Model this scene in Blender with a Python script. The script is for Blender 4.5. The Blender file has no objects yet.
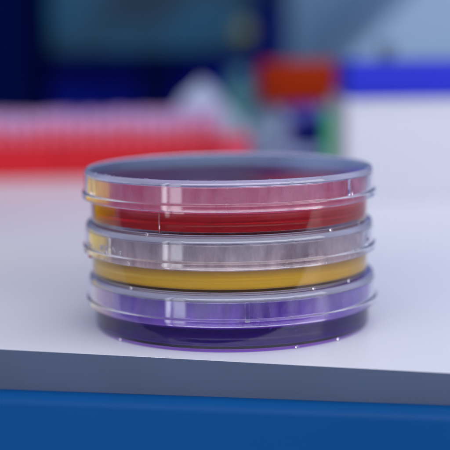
import bpy, bmesh, math, random
from mathutils import Vector, Matrix, noise
random.seed(7)
S = bpy.context.scene
C = S.collection
MM = 0.001
PI = math.pi

# ------------------------------------------------------------------ materials
def mat(name, col=(.5, .5, .5), rough=.5, **kw):
    m = bpy.data.materials.new(name); m.use_nodes = True
    b = m.node_tree.nodes['Principled BSDF']
    b.inputs['Base Color'].default_value = (*col, 1)
    b.inputs['Roughness'].default_value = rough
    for k, v in kw.items():
        b.inputs[k.replace('_', ' ')].default_value = v
    return m

def vary(m, scale, amount, bump=0.0, bscale=None):
    """break up a plain surface: low-contrast noise on its colour, roughness and height"""
    nt = m.node_tree; N = nt.nodes; L = nt.links
    b = N['Principled BSDF']
    tc = N.new('ShaderNodeTexCoord')
    n = N.new('ShaderNodeTexNoise'); n.inputs['Scale'].default_value = scale; n.inputs['Detail'].default_value = 6
    L.new(tc.outputs['Object'], n.inputs['Vector'])
    mx = N.new('ShaderNodeMix'); mx.data_type = 'RGBA'
    c = b.inputs['Base Color'].default_value
    mx.inputs[6].default_value = (c[0]*(1-amount), c[1]*(1-amount), c[2]*(1-amount), 1)
    mx.inputs[7].default_value = (min(1, c[0]*(1+amount)), min(1, c[1]*(1+amount)), min(1, c[2]*(1+amount)), 1)
    L.new(n.outputs['Fac'], mx.inputs[0]); L.new(mx.outputs[2], b.inputs['Base Color'])
    r = b.inputs['Roughness'].default_value
    mr = N.new('ShaderNodeMapRange'); mr.inputs[3].default_value = r*.85; mr.inputs[4].default_value = min(1, r*1.15)
    L.new(n.outputs['Fac'], mr.inputs[0]); L.new(mr.outputs[0], b.inputs['Roughness'])
    if bump:
        n2 = N.new('ShaderNodeTexNoise'); n2.inputs['Scale'].default_value = bscale or scale*8
        n2.inputs['Detail'].default_value = 3
        L.new(tc.outputs['Object'], n2.inputs['Vector'])
        bp = N.new('ShaderNodeBump'); bp.inputs['Strength'].default_value = bump; bp.inputs['Distance'].default_value = .0002
        L.new(n2.outputs['Fac'], bp.inputs['Height']); L.new(bp.outputs[0], b.inputs['Normal'])
    return m

def agar(name, density, col, ior=1.34, rough=.0, tint=(1, 1, 1), trans=1.0, diff=None):
    """gel: a glass surface with a share of cloudy diffuse, and an absorbing body"""
    m = bpy.data.materials.new(name); m.use_nodes = True
    N = m.node_tree.nodes; L = m.node_tree.links
    N.remove(N['Principled BSDF'])
    g = N.new('ShaderNodeBsdfGlass'); g.inputs['Color'].default_value = (*tint, 1); g.inputs['IOR'].default_value = ior
    g.inputs['Roughness'].default_value = rough
    d = N.new('ShaderNodeBsdfDiffuse'); d.inputs['Color'].default_value = (*(diff or tint), 1)
    x = N.new('ShaderNodeMixShader'); x.inputs[0].default_value = trans
    L.new(d.outputs[0], x.inputs[1]); L.new(g.outputs[0], x.inputs[2])
    out = N['Material Output']; L.new(x.outputs[0], out.inputs['Surface'])
    v = N.new('ShaderNodeVolumeAbsorption')
    v.inputs['Color'].default_value = (*col, 1); v.inputs['Density'].default_value = density
    L.new(v.outputs[0], out.inputs['Volume'])
    return m

def plastic_clear(name='clear_polystyrene', rough=.02):
    m = mat(name, (.985, .985, 1), rough, Transmission_Weight=1, IOR=1.50)
    nt = m.node_tree; N = nt.nodes; L = nt.links; b = N['Principled BSDF']
    tc = N.new('ShaderNodeTexCoord'); mp = N.new('ShaderNodeMapping')
    mp.inputs['Scale'].default_value = (1, 1, 4)
    n = N.new('ShaderNodeTexNoise'); n.inputs['Scale'].default_value = 60; n.inputs['Detail'].default_value = 2
    L.new(tc.outputs['Object'], mp.inputs[0]); L.new(mp.outputs[0], n.inputs['Vector'])
    bp = N.new('ShaderNodeBump'); bp.inputs['Strength'].default_value = .10; bp.inputs['Distance'].default_value = .0006
    L.new(n.outputs['Fac'], bp.inputs['Height']); L.new(bp.outputs[0], b.inputs['Normal'])
    return m

M = {}
M['clear'] = plastic_clear()
M['clear_base'] = plastic_clear('clear_polystyrene_base', .01); M['clear_base'].node_tree.nodes['Principled BSDF'].inputs['Specular IOR Level'].default_value = .12
M['pale_rim'] = mat('pale_rim_polystyrene', (.78, .80, 1), .05, Transmission_Weight=.80, IOR=1.5)   # moulded rims, slightly frosted, their pale light put into the colour
M['skirt'] = mat('veiled_polystyrene', (.90, .91, 1), .04, Transmission_Weight=.955, IOR=1.5)   # lid sides, reflected haze put in as a faint milky share
# gel-coloured light veil tinted into the inside wall of each base above the gel
M['violet_film'] = mat('violet_film', (.40, .07, 1), .12, Transmission_Weight=.58, IOR=1.5)
M['red_film'] = mat('red_film', (1, .18, .30), .08, Transmission_Weight=.74, IOR=1.5)
M['amber_film'] = mat('amber_film', (1, .72, .66), .05, Transmission_Weight=.78, IOR=1.5)
def streaky(m, lo, hi, sc=(1, 1, .35), scale=260):
    # uneven veil: transmission wanders in soft, slightly upright streaks
    N = m.node_tree.nodes; L = m.node_tree.links; b = N['Principled BSDF']
    tc = N.new('ShaderNodeTexCoord'); mp = N.new('ShaderNodeMapping'); mp.inputs['Scale'].default_value = sc
    n = N.new('ShaderNodeTexNoise'); n.inputs['Scale'].default_value = scale; n.inputs['Detail'].default_value = 5; n.inputs['Roughness'].default_value = .62
    n2 = N.new('ShaderNodeTexNoise'); n2.inputs['Scale'].default_value = 38; n2.inputs['Detail'].default_value = 1
    ad = N.new('ShaderNodeMath'); ad.operation = 'ADD'
    mr = N.new('ShaderNodeMapRange'); mr.inputs[1].default_value = .72; mr.inputs[2].default_value = 1.28
    mr.inputs[3].default_value = lo; mr.inputs[4].default_value = hi
    L.new(tc.outputs['Object'], mp.inputs[0]); L.new(mp.outputs[0], n.inputs['Vector']); L.new(tc.outputs['Object'], n2.inputs['Vector'])
    L.new(n.outputs['Fac'], ad.inputs[0]); L.new(n2.outputs['Fac'], ad.inputs[1]); L.new(ad.outputs[0], mr.inputs[0])
    L.new(mr.outputs[0], b.inputs['Transmission Weight'])
streaky(M['violet_film'], .38, .80); streaky(M['red_film'], .42, .90); streaky(M['amber_film'], .30, .86); streaky(M['skirt'], .94, 1.0)
M['foot_glow'] = mat('violet_foot_glow', (.45, .16, .92), .1, Transmission_Weight=.75, IOR=1.5)  # violet glow of the gel in the foot, put into the plastic's colour
M['hazy'] = plastic_clear('scuffed_polystyrene', .11); M['hazy'].node_tree.nodes['Principled BSDF'].inputs['Base Color'].default_value = (.58, .74, 1, 1); M['hazy'].node_tree.nodes['Principled BSDF'].inputs['Specular IOR Level'].default_value = .85   # flat of each lid, scuffed by stacking
K = 1.34/1.56     # gel wetted to plastic: the index step between the two
GEL = {'red': (330, (.990, .62, 0.0)), 'amber': (16, (.985, .82, 0.0)), 'violet': (420, (.55, 0.0, .84))}
M['red_agar'] = agar('red_agar', *GEL['red'], ior=K, trans=.78, diff=(1, .008, .015))
M['amber_agar'] = agar('amber_agar', *GEL['amber'], ior=K, trans=.44, diff=(1, .60, .045))
M['violet_agar'] = agar('violet_agar', *GEL['violet'], ior=K, trans=.84, diff=(.12, .0, .70))
# the free upper face of each gel is drier and cloudier than the sides, which are wetted to the plastic
M['red_agar_top'] = agar('red_agar_top', *GEL['red'], trans=.20, rough=.10, diff=(1, .11, .20))
M['amber_agar_top'] = agar('amber_agar_top', *GEL['amber'], trans=.40, rough=.08, diff=(1, .74, .62))
M['violet_agar_top'] = agar('violet_agar_top', *GEL['violet'], trans=.05, rough=.15, diff=(.58, .16, 1))
M['red_agar_drop'] = mat('red_drop', (.5, .01, .01), .05, Transmission_Weight=.5, IOR=1.34)
M['bubble'] = agar('bubble', 0, (1, 1, 1), ior=1/1.34, trans=1)
M['water'] = mat('water', (1, 1, 1), 0, Transmission_Weight=1, IOR=1.33)
M['bench'] = vary(mat('white_laminate', (.63, .64, .675), .32), 14, .03, .15, 900)
M['edge'] = vary(mat('grey_edge', (.042, .060, .105), .6, Specular_IOR_Level=.25), 20, .16, .15, 1500)
M['apron'] = vary(mat('blue_panel', (.0, .046, .16), .5, Specular_IOR_Level=.1), 12, .15, .1, 900)
M['rack_red'] = vary(mat('red_plastic', (.38, .004, .010), .5, Specular_IOR_Level=.15), 30, .08)
M['crimson'] = vary(mat('crimson_plastic', (.50, .01, .05), .4), 30, .08)
M['tube'] = mat('pink_plastic', (.62, .07, .13), .35, Transmission_Weight=.2)
M['tube_cap'] = mat('lilac_cap', (.38, .21, .38), .5)
M['yellow_plastic'] = vary(mat('yellow_plastic', (.85, .62, .01), .4), 20, .05)
M['paper'] = vary(mat('white_paper', (.34, .40, .52), .85), 40, .03)
M['orange'] = vary(mat('orange_cap', (.24, .018, .002), .6, Specular_IOR_Level=.05), 40, .12)
M['bottle_glass'] = mat('bottle_glass', (.86, .93, 1), .02, Transmission_Weight=1, IOR=1.45)
M['green'] = vary(mat('green_plastic', (.02, .34, .10), .4), 40, .1)
M['dull_green'] = vary(mat('dull_green_plastic', (.03, .13, .13), .6), 40, .1)
M['white_box'] = vary(mat('white_card', (.38, .39, .44), .6), 20, .03)
M['ultramarine'] = vary(mat('ultramarine_plastic', (.014, .022, .36), .6, Specular_IOR_Level=.1), 20, .08)
M['slate'] = vary(mat('slate_plastic', (.06, .10, .18), .5), 20, .08)
M['black'] = mat('black_plastic', (.0005, .003, .032), .7, Specular_IOR_Level=.0)
M['navy'] = vary(mat('navy_paint', (.001, .009, .29), .5, Specular_IOR_Level=.05), 5, .1)
M['dark_navy'] = mat('dark_navy_print', (.001, .005, .09), .6, Specular_IOR_Level=.1)
M['wall'] = vary(mat('blue_wall', (.03, .09, .26), .7), 3, .1)
M['steel'] = vary(mat('steel_blue_paint', (.05, .13, .24), .45), 5, .05)
M['pale_steel'] = vary(mat('pale_steel_paint', (.14, .23, .34), .45), 5, .05)
M['yellow'] = mat('yellow_sticker', (.09, .11, .04), .6)
M['floor'] = vary(mat('grey_floor', (.25, .27, .32), .5), 3, .05)

def screen_mat():
    m = mat('teal_screen', (.005, .01, .02), .45, Specular_IOR_Level=.15)
    b = m.node_tree.nodes['Principled BSDF']
    N = m.node_tree.nodes; L = m.node_tree.links
    tc = N.new('ShaderNodeTexCoord')
    n = N.new('ShaderNodeTexNoise'); n.inputs['Scale'].default_value = 11; n.inputs['Detail'].default_value = 1
    r = N.new('ShaderNodeValToRGB')
    r.color_ramp.elements[0].position = .38; r.color_ramp.elements[0].color = (.002, .022, .048, 1)
    r.color_ramp.elements[1].position = .6; r.color_ramp.elements[1].color = (.002, .075, .17, 1)
    L.new(tc.outputs['Object'], n.inputs['Vector']); L.new(n.outputs['Fac'], r.inputs[0])
    L.new(r.outputs[0], b.inputs['Emission Color']); b.inputs['Emission Strength'].default_value = .55
    return m
M['screen'] = screen_mat()

# ------------------------------------------------------------------ mesh helpers
def link(name, bm, m, parent=None, loc=None, smooth=True, sharp=None, flip=None):
    me = bpy.data.meshes.new(name)
    if flip is None: bmesh.ops.recalc_face_normals(bm, faces=bm.faces)
    elif flip: bmesh.ops.reverse_faces(bm, faces=bm.faces)
    for f in bm.faces: f.smooth = smooth
    if sharp is not None:
        for e in bm.edges:
            if len(e.link_faces) == 2 and e.calc_face_angle(0) > sharp: e.smooth = False
    bm.to_mesh(me); bm.free()
    me.materials.append(m)
    o = bpy.data.objects.new(name, me); C.objects.link(o)
    if parent: o.parent = parent
    if loc: o.location = loc
    return o

def tag(o, label=None, cat=None, group=None, kind=None):
    if label: o['label'] = label
    if cat: o['category'] = cat
    if group: o['group'] = group
    if kind: o['kind'] = kind
    return o

def thing(name, label, cat, loc=(0, 0, 0), rotz=0, group=None):
    o = bpy.data.objects.new(name, None); C.objects.link(o)
    o.location = loc; o.rotation_euler = (0, 0, rotz); o.empty_display_size = .01
    return tag(o, label, cat, group)

def copy_tree(o, parent=None):
    c = o.copy(); C.objects.link(c); c.parent = parent
    for ch in list(o.children): copy_tree(ch, c)
    return c

def fillet(pts, rad, n=4, closed=True):
    """round every corner of a profile; pts are (r, z[, radius])"""
    out = []; k = len(pts)
    for i, p in enumerate(pts):
        r = p[2] if len(p) > 2 else rad
        P = Vector(p[:2])
        if not closed and i in (0, k-1): out.append(P); continue
        A = Vector(pts[i-1][:2]); B = Vector(pts[(i+1) % k][:2])
        a = (A-P); b = (B-P)
        d = min(r, a.length*.45, b.length*.45)
        if d < 1e-4: out.append(P); continue
        s = P + a.normalized()*d; e = P + b.normalized()*d
        for j in range(n+1):
            t = j/n; out.append((1-t)**2*s + 2*t*(1-t)*P + t*t*e)
    return out

def lathe(pts, seg=256, closed=True):
    """revolve a profile in mm about z; points with r==0 close onto the axis"""
    bm = bmesh.new(); rings = []
    for p in pts:
        r, z = p[0]*MM, p[1]*MM
        if r < 1e-7: rings.append([bm.verts.new((0, 0, z))])
        else: rings.append([bm.verts.new((r*math.cos(2*PI*i/seg), r*math.sin(2*PI*i/seg), z)) for i in range(seg)])
    k = len(rings); last = k if closed else k-1
    for a in range(last):
        A, B = rings[a], rings[(a+1) % k]
        if len(A) == 1 and len(B) == 1: continue
        for i in range(seg):
            j = (i+1) % seg
            if len(A) == 1: bm.faces.new((A[0], B[i], B[j]))
            elif len(B) == 1: bm.faces.new((A[i], B[0], A[j]))
            else: bm.faces.new((A[i], B[i], B[j], A[j]))
    return bm

def box(x0, x1, y0, y1, z0, z1, bev=1.0, seg=3, bm=None):
    """bevelled box, mm"""
    own = bmesh.new()
    r = bmesh.ops.create_cube(own, size=1)
    for v in own.verts:
        v.co = Vector((x0+(v.co.x+.5)*(x1-x0), y0+(v.co.y+.5)*(y1-y0), z0+(v.co.z+.5)*(z1-z0)))*MM
    if bev: bmesh.ops.bevel(own, geom=list(own.edges), offset=bev*MM, segments=seg, profile=.5, affect='EDGES')
    if bm is None: return own
    me = bpy.data.meshes.new('tmp'); own.to_mesh(me); own.free(); bm.from_mesh(me); bpy.data.meshes.remove(me)
    return bm

def prism(poly, z0, z1, bev=0, seg=3):
    """vertical prism over an xy polygon, mm"""
    bm = bmesh.new()
    a = [bm.verts.new((x*MM, y*MM, z0*MM)) for x, y in poly]
    b = [bm.verts.new((x*MM, y*MM, z1*MM)) for x, y in poly]
    bm.faces.new(a[::-1]); bm.faces.new(b)
    for i in range(len(a)):
        j = (i+1) % len(a); bm.faces.new((a[i], a[j], b[j], b[i]))
    if bev: bmesh.ops.bevel(bm, geom=list(bm.edges), offset=bev*MM, segments=seg, profile=.5, affect='EDGES')
    return bm

# ------------------------------------------------------------------ camera (solved from the photograph)
F, D, H, PITCH, ROLL, YAW = 1312.57, 410.4, 90.04, .1426, .0126, .0571
right = Vector((math.cos(YAW), -math.sin(YAW), 0)); y1 = Vector((math.sin(YAW), math.cos(YAW), 0)); z1 = Vector((0, 0, 1))
fwd = y1*math.cos(PITCH) - z1*math.sin(PITCH); up = y1*math.sin(PITCH) + z1*math.cos(PITCH)
right, up = right*math.cos(ROLL) - up*math.sin(ROLL), right*math.sin(ROLL) + up*math.cos(ROLL)
cam = bpy.data.cameras.new('camera'); co = bpy.data.objects.new('camera', cam); C.objects.link(co)
eye = Vector((0, -D, H))*MM
co.matrix_world = Matrix(((right.x, up.x, -fwd.x, eye.x), (right.y, up.y, -fwd.y, eye.y), (right.z, up.z, -fwd.z, eye.z), (0, 0, 0, 1)))
cam.sensor_width = 36; cam.lens = F/450*36; cam.clip_start = .01; cam.clip_end = 50
cam.dof.use_dof = True; cam.dof.focus_distance = .372; cam.dof.aperture_fstop = cam.lens/14.4; cam.dof.aperture_blades = 0
S.camera = co

def at(u, v, y):
    """where the line of sight through pixel (u, v) meets the upright plane y (mm)"""
    d = fwd*F + right*(u-225) + up*(225-v)
    t = (y + D)/d.y
    return Vector((0, -D, H)) + d*t
def X(u, y, v=150): return at(u, v, y).x
def Z(v, y, u=225): return at(u, v, y).z

# ------------------------------------------------------------------ the bench
ex, ey = 79.3+45, -71.8+30.6
el = math.hypot(ex, ey); ex /= el; ey /= el                   # direction of the front edge
nx, ny = -ey, ex                                              # into the bench
if ny < 0: nx, ny = -nx, -ny
def edge(t, d=0): return (-45+ex*t + nx*d, -30.6+ey*t + ny*d)
bench = thing('lab_bench', 'white laminate lab bench with grey front edge and blue panel, carrying the stacked dishes', 'bench')
L0, L1 = -420, 700
a, b = edge(L0), edge(L1)
top = prism([a, b, (1100, 1300), (-700, 1300)], -4, 0, .04)
link('worktop', top, M['bench'], bench, smooth=True, sharp=.15)
# front edge strip, a little taller towards the left, standing 0.3 mm proud of the worktop
def zlow(t): return -12.4 + (min(200, max(-60, t))/131)*3.2
def strip(prof):
    """loft a (depth, height above the strip's lower line or absolute) profile along the bench edge; rel=True follows the lower line"""
    bm = bmesh.new(); rings = []
    for t in (L0, -60, 0, 70, 131, 200, L1):
        ring = []
        for d, z, rel in prof:
            x, y = edge(t, d); ring.append(bm.verts.new((x*MM, y*MM, (z + (zlow(t) if rel else 0))*MM)))
        rings.append(ring)
    n = len(prof)
    for A, B in zip(rings, rings[1:]):
        for i in range(n):
            j = (i+1) % n; bm.faces.new((A[i], A[j], B[j], B[i]))
    bm.faces.new(rings[0][::-1]); bm.faces.new(rings[-1])
    return bm
def arc(cx, cz, r, a0, a1, n, rel):
    return [(cx + r*math.cos(math.radians(a0+(a1-a0)*i/n)), cz + r*math.sin(math.radians(a0+(a1-a0)*i/n)), rel) for i in range(n+1)]
link('edge_strip', strip(arc(.0, -.16, .1, 90, 180, 3, 0) + [(-.1, 0, 1), (14, 0, 1), (14, -.15, 0)]), M['edge'], bench, sharp=.5)
link('front_panel', strip(arc(-1.2, -3.3, 3.8, 50, 180, 12, 1) + [(-5.0, -320, 1), (1, -320, 1), (1, -.25, 1)]), M['apron'], bench, sharp=.5)
link('cabinet_body', prism([edge(L0+5, 1.5), edge(L1-5, 1.5), (1080, 1290), (-680, 1290)], -720, -14, 0), M['navy'], bench, smooth=False)

# floor and wall
bm = bmesh.new(); bmesh.ops.create_grid(bm, x_segments=1, y_segments=1, size=5)
fl = link('floor', bm, M['floor'], loc=(0, 0, -.724), smooth=False); tag(fl, kind='structure')
w = link('wall', box(-1600, 2400, 1330, 1400, -720, 1900, 2), M['wall'], smooth=True, sharp=.5); tag(w, kind='structure')

# ------------------------------------------------------------------ petri dishes
PH = 16.52
def base_mesh(h):
    # where the gel touches it the plastic has no face of its own: the gel's face is the one shared boundary
    p = [(0, 0.7, 0), (40.9, 0.7, .1), (41.1, 0.05, .2), (42.6, 0.05, .3), (42.95, .7, .2), (43.35, .95, .4),
         (43.6, 15.1, .35), (42.7, 15.1, .35), (42.62, h+.85, 0)]
    return lathe(fillet(p, .2, 4, closed=False), 288, closed=False)
def lid_mesh():
    p = [(0, PH, 0), (43.75, PH, .25), (43.95, PH+.38, .15), (44.7, PH+.38, .35), (45.25, PH-.6, .5),
         (45.45, 10.15, .35), (46.05, 9.85, .4), (46.1, 8.1, .5), (45.6, 7.85, .3), (44.55, 7.9, .3), (44.35, PH-1.35, .5),
         (0, PH-1.25, 0)]
    return lathe(fillet(p, .2, 5, closed=False), 288, closed=False)
def agar_mesh(h):
    # overlaps the wall and floor by a hair so that gel and plastic are in optical contact; a small meniscus at the rim
    p = [(0, 1.75, 0), (41.9, 1.75, .3), (42.5, 2.4, .5), (42.62, h+.85, 0), (42.3, h+.4, .3), (41.6, h+.05, .5), (40, h, .3), (0, h, 0)]
    return lathe(fillet(p, .2, 4, closed=False), 288, closed=False)

def scuff_and_veil(me):
    me.materials.append(M['hazy'])
    for f in me.polygons:
        if abs(f.normal.z) > .98 and math.hypot(f.center.x, f.center.y) < 43.4*MM: f.material_index = 1
    me.materials.append(M['pale_rim'])
    for f in me.polygons:
        if f.center.z > 15.2*MM and math.hypot(f.center.x, f.center.y) > 43.4*MM: f.material_index = 2
    me.materials.append(M['skirt'])
    for f in me.polygons:
        if 10.2*MM < f.center.z < 14.9*MM and abs(f.normal.z) < .5: f.material_index = 3
def polar(r, deg): return (r*math.cos(math.radians(deg)), r*math.sin(math.radians(deg)))
def drop(px, py, pz, r, nrm, flat=.45):
    bm = bmesh.new(); bmesh.ops.create_icosphere(bm, subdivisions=3, radius=r*MM)
    n = Vector(nrm).normalized()
    for v in bm.verts:
        v.co = v.co - n*v.co.dot(n)*(1-flat)
    for v in bm.verts: v.co += Vector((px, py, pz))*MM
    return bm

lid0 = lid_mesh(); lme = None

spec = [(0, 25.45, 0, 'violet_agar', 6.9, 'bottom petri dish of the stack, dark violet gel, standing on the white bench'),
        (1, 24.8, 0, 'amber_agar', 6.3, 'middle petri dish of the stack, clear plastic with amber yellow gel'),
        (2, 24.8, 0, 'red_agar', 6.2, 'top petri dish of the stack, clear plastic with deep red gel')]
ribs = {0: -88, 1: -27, 2: 200}
seams = {0: -130, 1: -60, 2: -121}
lme = None
for k, x, y, mname, h, lab in spec:
    d = thing('petri_dish', lab, 'petri dish', (x*MM, y*MM, (PH*k+.02*k)*MM), math.radians(17*k), 'stacked petri dishes')
    rz = 17*k
    bo = link('base', base_mesh(h), M['clear_base'], d, flip=True)
    bo.data.materials.append(M['foot_glow' if k == 0 else 'pale_rim'])
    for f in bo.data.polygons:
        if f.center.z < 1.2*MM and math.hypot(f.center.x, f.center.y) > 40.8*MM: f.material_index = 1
    bo.data.materials.append(M[mname.split('_')[0]+'_film'])
    for f in bo.data.polygons:
        c = f.center
        if (h+.9)*MM < c.z < 14.7*MM and f.normal.x*c.x+f.normal.y*c.y < 0: f.material_index = 2
    if lme is None: lo = link('lid', lid0, M['clear'], d); lme = lo.data; scuff_and_veil(lme)
    else: lo = bpy.data.objects.new('lid', lme); C.objects.link(lo); lo.parent = d
    g = link('agar', agar_mesh(h), M[mname], d)
    g.data.materials.append(M[mname+'_top'])
    for f in g.data.polygons:
        if f.center.z > (h-.1)*MM and math.hypot(f.center.x, f.center.y) < 42.58*MM and f.normal.z > .3: f.material_index = 1
    g['label'] = {'violet_agar': 'dark violet gel', 'amber_agar': 'amber yellow gel', 'red_agar': 'deep red gel'}[mname]
    for q in range((26, 46, 14)[k]):                           # little air bubbles trapped against the wall near the top of the gel
        px, py = polar(42.05, random.uniform(-165, -15)-rz)
        link('air_bubble', drop(px, py, h+.1-random.random()**2*1.6, random.uniform(.1, .34), (0, 0, 1), 1), M['bubble'], g)
    # vent ribs moulded on the inside of the lid skirt (three round the lid)
    for q in (0, 120, 240):
        a = ribs[k]+q-rz
        bm = box(43.75, 44.6, -.7, .7, 9.2, 15.0, .18)
        bmesh.ops.rotate(bm, verts=bm.verts, cent=(0, 0, 0), matrix=Matrix.Rotation(math.radians(a), 3, 'Z'))
        link('vent_rib', bm, M['clear'], lo)
    # mould nubs along the foot of the base
    for q in (-68, -47, 40, 130, 215):
        a = q+k*9-rz
        px, py = polar(43.35, a)
        link('mould_nub', drop(px, py, .75, .55, (px, py, 0), .7), M['clear'], bo)
    if k == 2:
        bm = box(43.2, 43.66, -.12, .12, 1.4, 7.6, .06)
        bmesh.ops.rotate(bm, verts=bm.verts, cent=(0, 0, 0), matrix=Matrix.Rotation(math.radians(-121-rz), 3, 'Z'))
        link('mould_line', bm, M['clear'], bo)
# water drops caught under the lid flange of the middle dish
for i in range(26):
    a = random.uniform(-172, -128) if i < 20 else random.uniform(-60, -25)
    r = random.uniform(.25, .75)
    px, py = polar(45.42 if i % 3 else 46.05, a)
    zz = PH + (random.uniform(10.2, 12.2) if i % 3 else random.uniform(8.3, 9.5))
    o = link('water_drop', drop(px+24.8, py, zz, r, (px, py, 0)), M['water'])
    tag(o, 'tiny clear water drop on the lid skirt of the amber dish', 'water drop', 'water drops on the amber dish')
for i in range(30):
    a = random.uniform(-160, -118) if i < 20 else random.uniform(-118, -45); px, py = polar(random.uniform(43.9, 44.7), a)
    o = link('water_drop', drop(px+24.8, py, 3*PH+.44, random.uniform(.14, .42), (0, 0, 1), .5), M['water'])
    tag(o, 'tiny clear water drop on the rim of the topmost lid', 'water drop', 'water drops on the topmost lid rim')
px, py = polar(45.2, -163)
o = link('red_drop', drop(px+24.8, py, PH+7.7, .8, (0, 0, 1), .8), M['red_agar_drop'])
tag(o, 'small dark red drop hanging under the left lid flange of the amber dish', 'drop')

# ------------------------------------------------------------------ things behind, far out of focus
def small_tube():
    t = thing('sample_tube', 'pale lilac capped tube standing in the left red rack', 'tube', (0, 0, 0), 0, 'lilac tubes in the left red rack')
    link('tube_body', lathe(fillet([(0, 3, 0), (2, 3), (3.9, 9), (4.1, 33), (0, 33, 0)], .4, 2, closed=False), 20, closed=False), M['tube'], t)
    link('cap', lathe(fillet([(0, 33.2, 0), (4.45, 33.2), (4.45, 42), (0, 42.5, 0)], .8, 3, closed=False), 20, closed=False), M['tube_cap'], t)
    return t
proto = small_tube(); used = False
YR = 440
def rack(u_right, label, tlabel, group, y0, rot):
    global used
    xr = X(u_right, y0) if u_right else X(222, YR)-107.8
    t = thing('tube_rack', label, 'tube rack', ((xr-54)*MM, y0*MM, 0), rot)
    bm = box(-53.8, 53.8, 0, 78, 0, 20.5, .8)
    link('rack_body', bm, M['rack_red'], t, sharp=.6)
    bm = box(-53.6, 53.6, .6, 77, 20.6, 23, .6)
    link('hole_plate', bm, M['rack_red'], t, sharp=.6)
    c, s = math.cos(rot), math.sin(rot)
    for j in range(8):
        for i in range(12):
            if j > 3: continue
            if random.random() < (.0 if j < 1 else .12): continue
            lx, ly = (-49.5+9*i), 6+9*j
            tb = copy_tree(proto) if used else proto
            used = True
            tb.location = ((xr-54+lx*c-ly*s)*MM, (y0+lx*s+ly*c)*MM, random.uniform(-2.2, .8)*MM)
            tb['label'] = tlabel; tb['group'] = group
rack(None, 'red plastic tube rack at the left edge of the bench, full of lilac tubes', 'pale lilac capped tube standing in the leftmost red rack', 'lilac tubes in the leftmost red rack', YR+1, math.radians(-1))
rack(222, 'red plastic tube rack full of lilac tubes, directly behind the stacked dishes', 'pale lilac capped tube standing in the red rack behind the dishes', 'lilac tubes in the red rack behind the dishes', YR, math.radians(-1))

# small crimson box at the right end of the racks
xb = X(236, 430)
t = thing('crimson_box', 'small crimson plastic box at the right end of the red racks', 'box', (xb*MM, 430*MM, 0))
link('box_body', box(-9, 9, 0, 20, 0, 20, 1.5), M['crimson'], t, sharp=.6)
link('lid', box(-9.6, 9.6, -.6, 20.6, 20.2, 27, 1.5), M['crimson'], t, sharp=.6)

# yellow box just left of the frame, seen mirrored in the left flanks of the dishes
t = thing('yellow_box', 'yellow plastic box on the bench to the left of the dishes, mirrored in them', 'box', (-.172, .112, 0), math.radians(52))
link('box_body', box(-78, 78, -2, 52, 0, 42, 2), M['yellow_plastic'], t, sharp=.6)
link('lid', box(-79.5, 79.5, -3.5, 53.5, 42.2, 52, 2), M['yellow_plastic'], t, sharp=.6)

# crumpled paper wipe behind the racks
def crumple(h, r0, seedv):
    bm = bmesh.new(); nr, ns = 26, 56; rings = []
    for i in range(nr+1):
        t = i/nr
        ring = []
        for j in range(ns):
            a = 2*PI*j/ns
            r = r0*(1-.60*t)*(1-t**5)*(1+.25*math.sin(3*a+4*t+seedv)) + 5*(1-t)
            nvec = Vector((math.cos(a)*1.4, math.sin(a)*1.4, t*3+seedv))
            r *= 1+.38*noise.noise(nvec*1.3)+.22*abs(noise.noise(nvec*3.1))
            x = r*math.cos(a) - 13*t; y = r*.7*math.sin(a); z = h*t*(1+.06*noise.noise(nvec*2))
            ring.append(bm.verts.new((x*MM, y*MM, z*MM)))
        rings.append(ring)
    for i in range(nr):
        for j in range(ns):
            k = (j+1) % ns; bm.faces.new((rings[i][j], rings[i][k], rings[i+1][k], rings[i+1][j]))
    bm.faces.new(rings[0][::-1]); bm.faces.new(rings[-1])
    return bm
cr = link('crumpled_wipe', crumple(58, 29, 2.3), M['paper'], loc=(X(220, 545)*MM, 545*MM, 0), smooth=False)
tag(cr, 'white crumpled paper wipe standing up behind the red rack', 'paper wipe')

# laboratory bottle with a big orange screw cap
yb = 500
bx, zc0, zc1 = X(298, yb), Z(104, yb), Z(62, yb)
t = thing('reagent_bottle', 'glass reagent bottle with a large orange screw cap, behind the stacked dishes', 'bottle', (bx*MM, yb*MM, 0))
hb = zc0+8
p = [(0, 3, 0), (27, 2.5, 2), (30, 6, 2), (30, 34, 5), (20, 48, 5), (18, hb, .5), (16, hb, .5), (17.5, 48, 5), (27.5, 34, 5), (27.5, 7, 2), (0, 6, 0)]
link('glass_body', lathe(fillet(p, .5, 5, closed=False), 96, closed=False), M['bottle_glass'], t)
bm = bmesh.new(); A = []
for i in range(25):                                            # printed navy label wrapped round the right of the bottle
    a = math.radians(-104 + 78*i/24)
    A.append([bm.verts.new((r*math.cos(a)*MM, r*math.sin(a)*MM, z*MM)) for r, z in ((30.1, 15), (30.1, 35), (30.4, 35), (30.4, 15))])
for P, Q in zip(A, A[1:]):
    for i in range(4): bm.faces.new((P[i], P[(i+1) % 4], Q[(i+1) % 4], Q[i]))
bm.faces.new(A[0][::-1]); bm.faces.new(A[-1])
link('label', bm, M['dark_navy'], t, sharp=.7)
bm = bmesh.new(); n = 144; ro = 27.5
rings = []
prof = [(0, zc0), (ro*.95, zc0), (ro, zc0+2), (ro, zc1-3), (ro*.9, zc1), (0, zc1)]
for r, z in prof:
    if r == 0: rings.append([bm.verts.new((0, 0, z*MM))]); continue
    rings.append([bm.verts.new(((r+(.5 if i % 3 else -.5))*math.cos(2*PI*i/n)*MM, (r+(.5 if i % 3 else -.5))*math.sin(2*PI*i/n)*MM, z*MM)) for i in range(n)])
for A, B in zip(rings, rings[1:]):
    for i in range(n):
        j = (i+1) % n
        if len(A) == 1: bm.faces.new((A[0], B[i], B[j]))
        elif len(B) == 1: bm.faces.new((A[i], B[0], A[j]))
        else: bm.faces.new((A[i], B[i], B[j], A[j]))
link('screw_cap', bm, M['orange'], t, sharp=.7)

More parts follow.
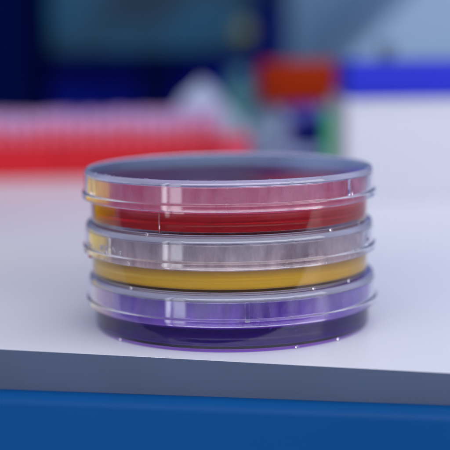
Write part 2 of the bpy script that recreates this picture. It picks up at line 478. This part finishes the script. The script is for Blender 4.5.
# green marker pen standing between bottle and white box
t = thing('marker_pen', 'green marker pen standing upright between the bottle and the white box', 'marker pen', (X(334, 380)*MM, 380*MM, 0))
zt = Z(110, 380, 334)
link('barrel', lathe(fillet([(0, 0, 0), (6, 0), (6, zt*.45), (0, zt*.45, 0)], .6, 3, closed=False), 32, closed=False), M['green'], t, sharp=.8)
link('cap', lathe(fillet([(0, zt*.45+.1, 0), (6.6, zt*.45+.1), (6.2, zt), (0, zt, 0)], .8, 3, closed=False), 32, closed=False), M['green'], t, sharp=.8)

# navy jar to the right behind the bottle
t = thing('navy_jar', 'dark navy jar standing behind the orange capped bottle', 'jar', (X(306, 640)*MM, 640*MM, 0))
link('jar_body', lathe(fillet([(0, 0, 0), (19, 0), (19, 40), (15, 44), (0, 44, 0)], 2, 3, closed=False), 48, closed=False), M['navy'], t, sharp=.8)
link('lid', lathe(fillet([(0, 44.2, 0), (16, 44.2), (16, 54), (0, 54, 0)], 1.5, 3, closed=False), 48, closed=False), M['black'], t, sharp=.8)

# white box and blue tray on it
yw = 300
xw = X(347, yw); zw = Z(99, yw, 400)
t = thing('white_box', 'large plain white cardboard box at the right side of the bench', 'box', (xw*MM, yw*MM, 0), math.radians(-3))
link('box_body', box(0, 150, 0, 95, 0, zw-5, .6), M['white_box'], t, sharp=.6)
link('lid', box(-.3, 150.3, -.3, 95.3, zw-4.95, zw, .6), M['white_box'], t, sharp=.6)
zb = Z(62, yw+3, 400)
t = thing('blue_tray', 'ultramarine blue plastic tray lying on the white box', 'tray', ((xw+1)*MM, (yw+2)*MM, (zw+.1)*MM), math.radians(-3))
bm = box(0, 140, 0, 75, 0, 2, .8)
hh = zb-zw
link('tray_base', bm, M['ultramarine'], t, sharp=.6)
for (x0, x1, y0_, y1_) in ((0, 140, 0, 2.5), (0, 140, 72.5, 75), (0, 2.5, 2.7, 72.3), (137.5, 140, 2.7, 72.3)):
    link('tray_wall', box(x0, x1, y0_, y1_, 2.1, hh, .8), M['ultramarine'], t, sharp=.6)
t = thing('slate_vial', 'small slate grey vial standing up in the blue tray', 'vial', (X(386, yw+50)*MM, (yw+50)*MM, (zw+2.3)*MM))
hv = Z(42, yw+50, 386)-zw-2
link('vial_body', lathe(fillet([(0, 0, 0), (5, 0), (5, hv*.62), (0, hv*.62, 0)], .8, 3, closed=False), 32, closed=False), M['slate'], t, sharp=.8)
link('cap', lathe(fillet([(0, hv*.62+.1, 0), (4.4, hv*.62+.1), (4.4, hv), (0, hv, 0)], .8, 3, closed=False), 32, closed=False), M['slate'], t, sharp=.8)

# small dull green bottle by the monitor
t = thing('green_bottle', 'small dull green bottle standing far back beside the monitor', 'bottle', (X(240, 860)*MM, 860*MM, 0))
hg = Z(70, 860)
link('bottle_body', lathe(fillet([(0, 0, 0), (15, 0), (15, hg*.6), (8, hg*.75), (0, hg*.75, 0)], 2, 3, closed=False), 40, closed=False), M['dull_green'], t, sharp=.8)
link('cap', lathe(fillet([(0, hg*.75+.2, 0), (9.5, hg*.75+.2), (9.5, hg), (0, hg, 0)], 1, 3, closed=False), 40, closed=False), M['dull_green'], t, sharp=.8)

# monitor
ym = 1000
x0, x1 = X(40, ym), X(262, ym); zb0 = Z(62, ym)
t = thing('monitor', 'dark flat monitor with a dim teal screen, at the back on the left', 'monitor', ((x0+x1)/2*MM, ym*MM, 0))
hw = (x1-x0)/2
link('housing', box(-hw, hw, 0, 35, zb0, zb0+210, 4), M['black'], t, sharp=.6)
link('screen', box(-hw+14, hw-10, -1.2, -.1, zb0+12, zb0+198, .3), M['screen'], t, sharp=.6)
xs = X(158, ym)-(x0+x1)/2
link('stand_neck', box(xs-18, xs+18, 36, 56, 6, zb0+60, 3), M['black'], t, sharp=.6)
link('stand_foot', box(xs-60, xs+60, 0, 95, 0, 5.8, 2), M['black'], t, sharp=.6)
link('sticker', lathe([(0, 0), (11, 0), (11, .5), (0, .5)], 32, closed=False), M['yellow'], t).matrix_local = \
    Matrix.Translation(((X(245, ym)-(x0+x1)/2)*MM, -.0014, Z(32, ym)*MM)) @ Matrix.Rotation(PI/2, 4, 'X')

# navy drawer unit behind the monitor, black tower at the far left
t = thing('drawer_unit', 'low navy drawer unit standing against the wall behind the monitor', 'drawer unit', (X(150, 1150)*MM, 1150*MM, 0))
link('carcass', box(-190, 160, 0, 150, 0, 130, 3), M['navy'], t, sharp=.6)
for i in range(3):
    link('drawer_front', box(-186+115*i, -74+115*i, -4, -.2, 6, 124, 2), M['navy'], t, sharp=.6)
x0 = X(-60, 950); x1 = X(36, 950)
t = thing('computer_tower', 'black upright computer tower at the far left of the bench', 'computer', ((x0+x1)/2*MM, 950*MM, 0))
link('case', box(-(x1-x0)/2, (x1-x0)/2, 0, 200, 0, 330, 4), M['black'], t, sharp=.6)
link('front_panel', box(-(x1-x0)/2+4, (x1-x0)/2-4, -5, -.2, 5, 322, 3), M['black'], t, sharp=.6)

# steel-blue cabinet, and the pale instrument with a sloping front at the right
x0, x1 = X(286, 1060), X(420, 1060)
t = thing('steel_cabinet', 'steel blue cabinet standing behind the orange capped bottle', 'cabinet', (x0*MM, 1060*MM, 0))
link('carcass', box(0, x1-x0, 0, 180, 0, 420, 4), M['steel'], t, sharp=.6)
link('door', box(4, x1-x0-4, -6, -.3, 8, 412, 2), M['steel'], t, sharp=.6)
yi = 760
xa, xb_, xc, xd = X(345, yi), X(368, yi), X(402, yi), X(560, yi)
za, zb_ = Z(62, yi, 350), Z(0, yi, 400)
t = thing('lab_instrument', 'pale steel blue lab instrument with a slanted left side, behind the white box', 'instrument', (0, yi*MM, 0))
bm = bmesh.new()
sl = (xc-xa)/(zb_-za)
pts = [(xa-5, 4), (xa, za), (xa+sl*(zb_-za)*1.6, za+(zb_-za)*1.6), (xd, za+(zb_-za)*1.6), (xd, 4)]
A = [bm.verts.new((x*MM, 0, z*MM)) for x, z in pts]; B = [bm.verts.new((x*MM, .2, z*MM)) for x, z in pts]
bm.faces.new(A); bm.faces.new(B[::-1])
for i in range(5):
    j = (i+1) % 5; bm.faces.new((A[j], A[i], B[i], B[j]))
bmesh.ops.bevel(bm, geom=list(bm.edges), offset=.004, segments=3, profile=.5, affect='EDGES')
link('housing', bm, M['pale_steel'], t, sharp=.6)
for fx in (xa+12, xd-20):
    link('foot', box(fx-8, fx+8, 10, 30, 0, 4, .5), M['black'], t, sharp=.6)

# ------------------------------------------------------------------ light
W = bpy.data.worlds.new('World'); S.world = W; W.use_nodes = True
N = W.node_tree.nodes; L = W.node_tree.links
bg = N['Background']; bg.inputs[1].default_value = .7
tc = N.new('ShaderNodeTexCoord'); sx = N.new('ShaderNodeSeparateXYZ'); rp = N.new('ShaderNodeValToRGB'); mr = N.new('ShaderNodeMapRange')
mr.inputs[1].default_value = -1; mr.inputs[2].default_value = 1                # height of the direction, down to up
L.new(tc.outputs['Generated'], sx.inputs[0]); L.new(sx.outputs['Z'], mr.inputs[0]); L.new(mr.outputs[0], rp.inputs[0]); L.new(rp.outputs[0], bg.inputs[0])
e = rp.color_ramp.elements
e[0].position = .30; e[0].color = (.02, .05, .16, 1)                           # dim blue room below bench height
e[1].position = .50; e[1].color = (.13, .17, .36, 1)
q = e.new(.62); q.color = (.42, .48, .80, 1)
q = e.new(.78); q.color = (.80, .84, 1.1, 1)                                   # pale lit ceiling
def lamp(name, loc, target, sx, sy, power, col, parent=None):
    l = bpy.data.lights.new(name, 'AREA'); l.shape = 'RECTANGLE'; l.size = sx; l.size_y = sy; l.energy = power; l.color = col
    o = bpy.data.objects.new(name, l); C.objects.link(o); o.location = loc
    o.rotation_euler = (Vector(target)-Vector(loc)).to_track_quat('-Z', 'Y').to_euler()
    return o
lamp('ceiling_panel_light', (.45, .25, 1.5), (.1, .2, 0), 1.2, .9, 5, (.97, .97, 1))
lamp('front_fill_light', (.1, -1.6, .80), (.02, 0, .03), 3.0, .7, 42, (.93, .94, 1))  # added soft fill behind the camera, brightens gels and rims
lamp('window_light', (-1.179, -1.226, .40), (.02, 0, .40), .29, 1.3, 3.0, (.95, .97, 1))     # two panes with a mullion between
lamp('window_light', (-1.362, -1.027, .40), (.02, 0, .40), .12, 1.3, 2.2, (.95, .97, 1))
lamp('side_light', (.62, -.34, .26), (.08, -.05, 0), .35, .3, 1.7, (1, .96, .98))

# ------------------------------------------------------------------ render settings
S.view_settings.view_transform = 'Standard'; S.view_settings.look = 'None'; S.view_settings.exposure = 0; S.view_settings.gamma = 1
cy = S.cycles
cy.max_bounces = 40; cy.transmission_bounces = 36; cy.glossy_bounces = 20; cy.diffuse_bounces = 4; cy.volume_bounces = 1
cy.transparent_max_bounces = 16
cy.caustics_refractive = True; cy.caustics_reflective = True; cy.blur_glossy = .3
cy.sample_clamp_indirect = 6; cy.use_denoising = True
try: cy.denoiser = 'OPENIMAGEDENOISE'
except Exception: pass
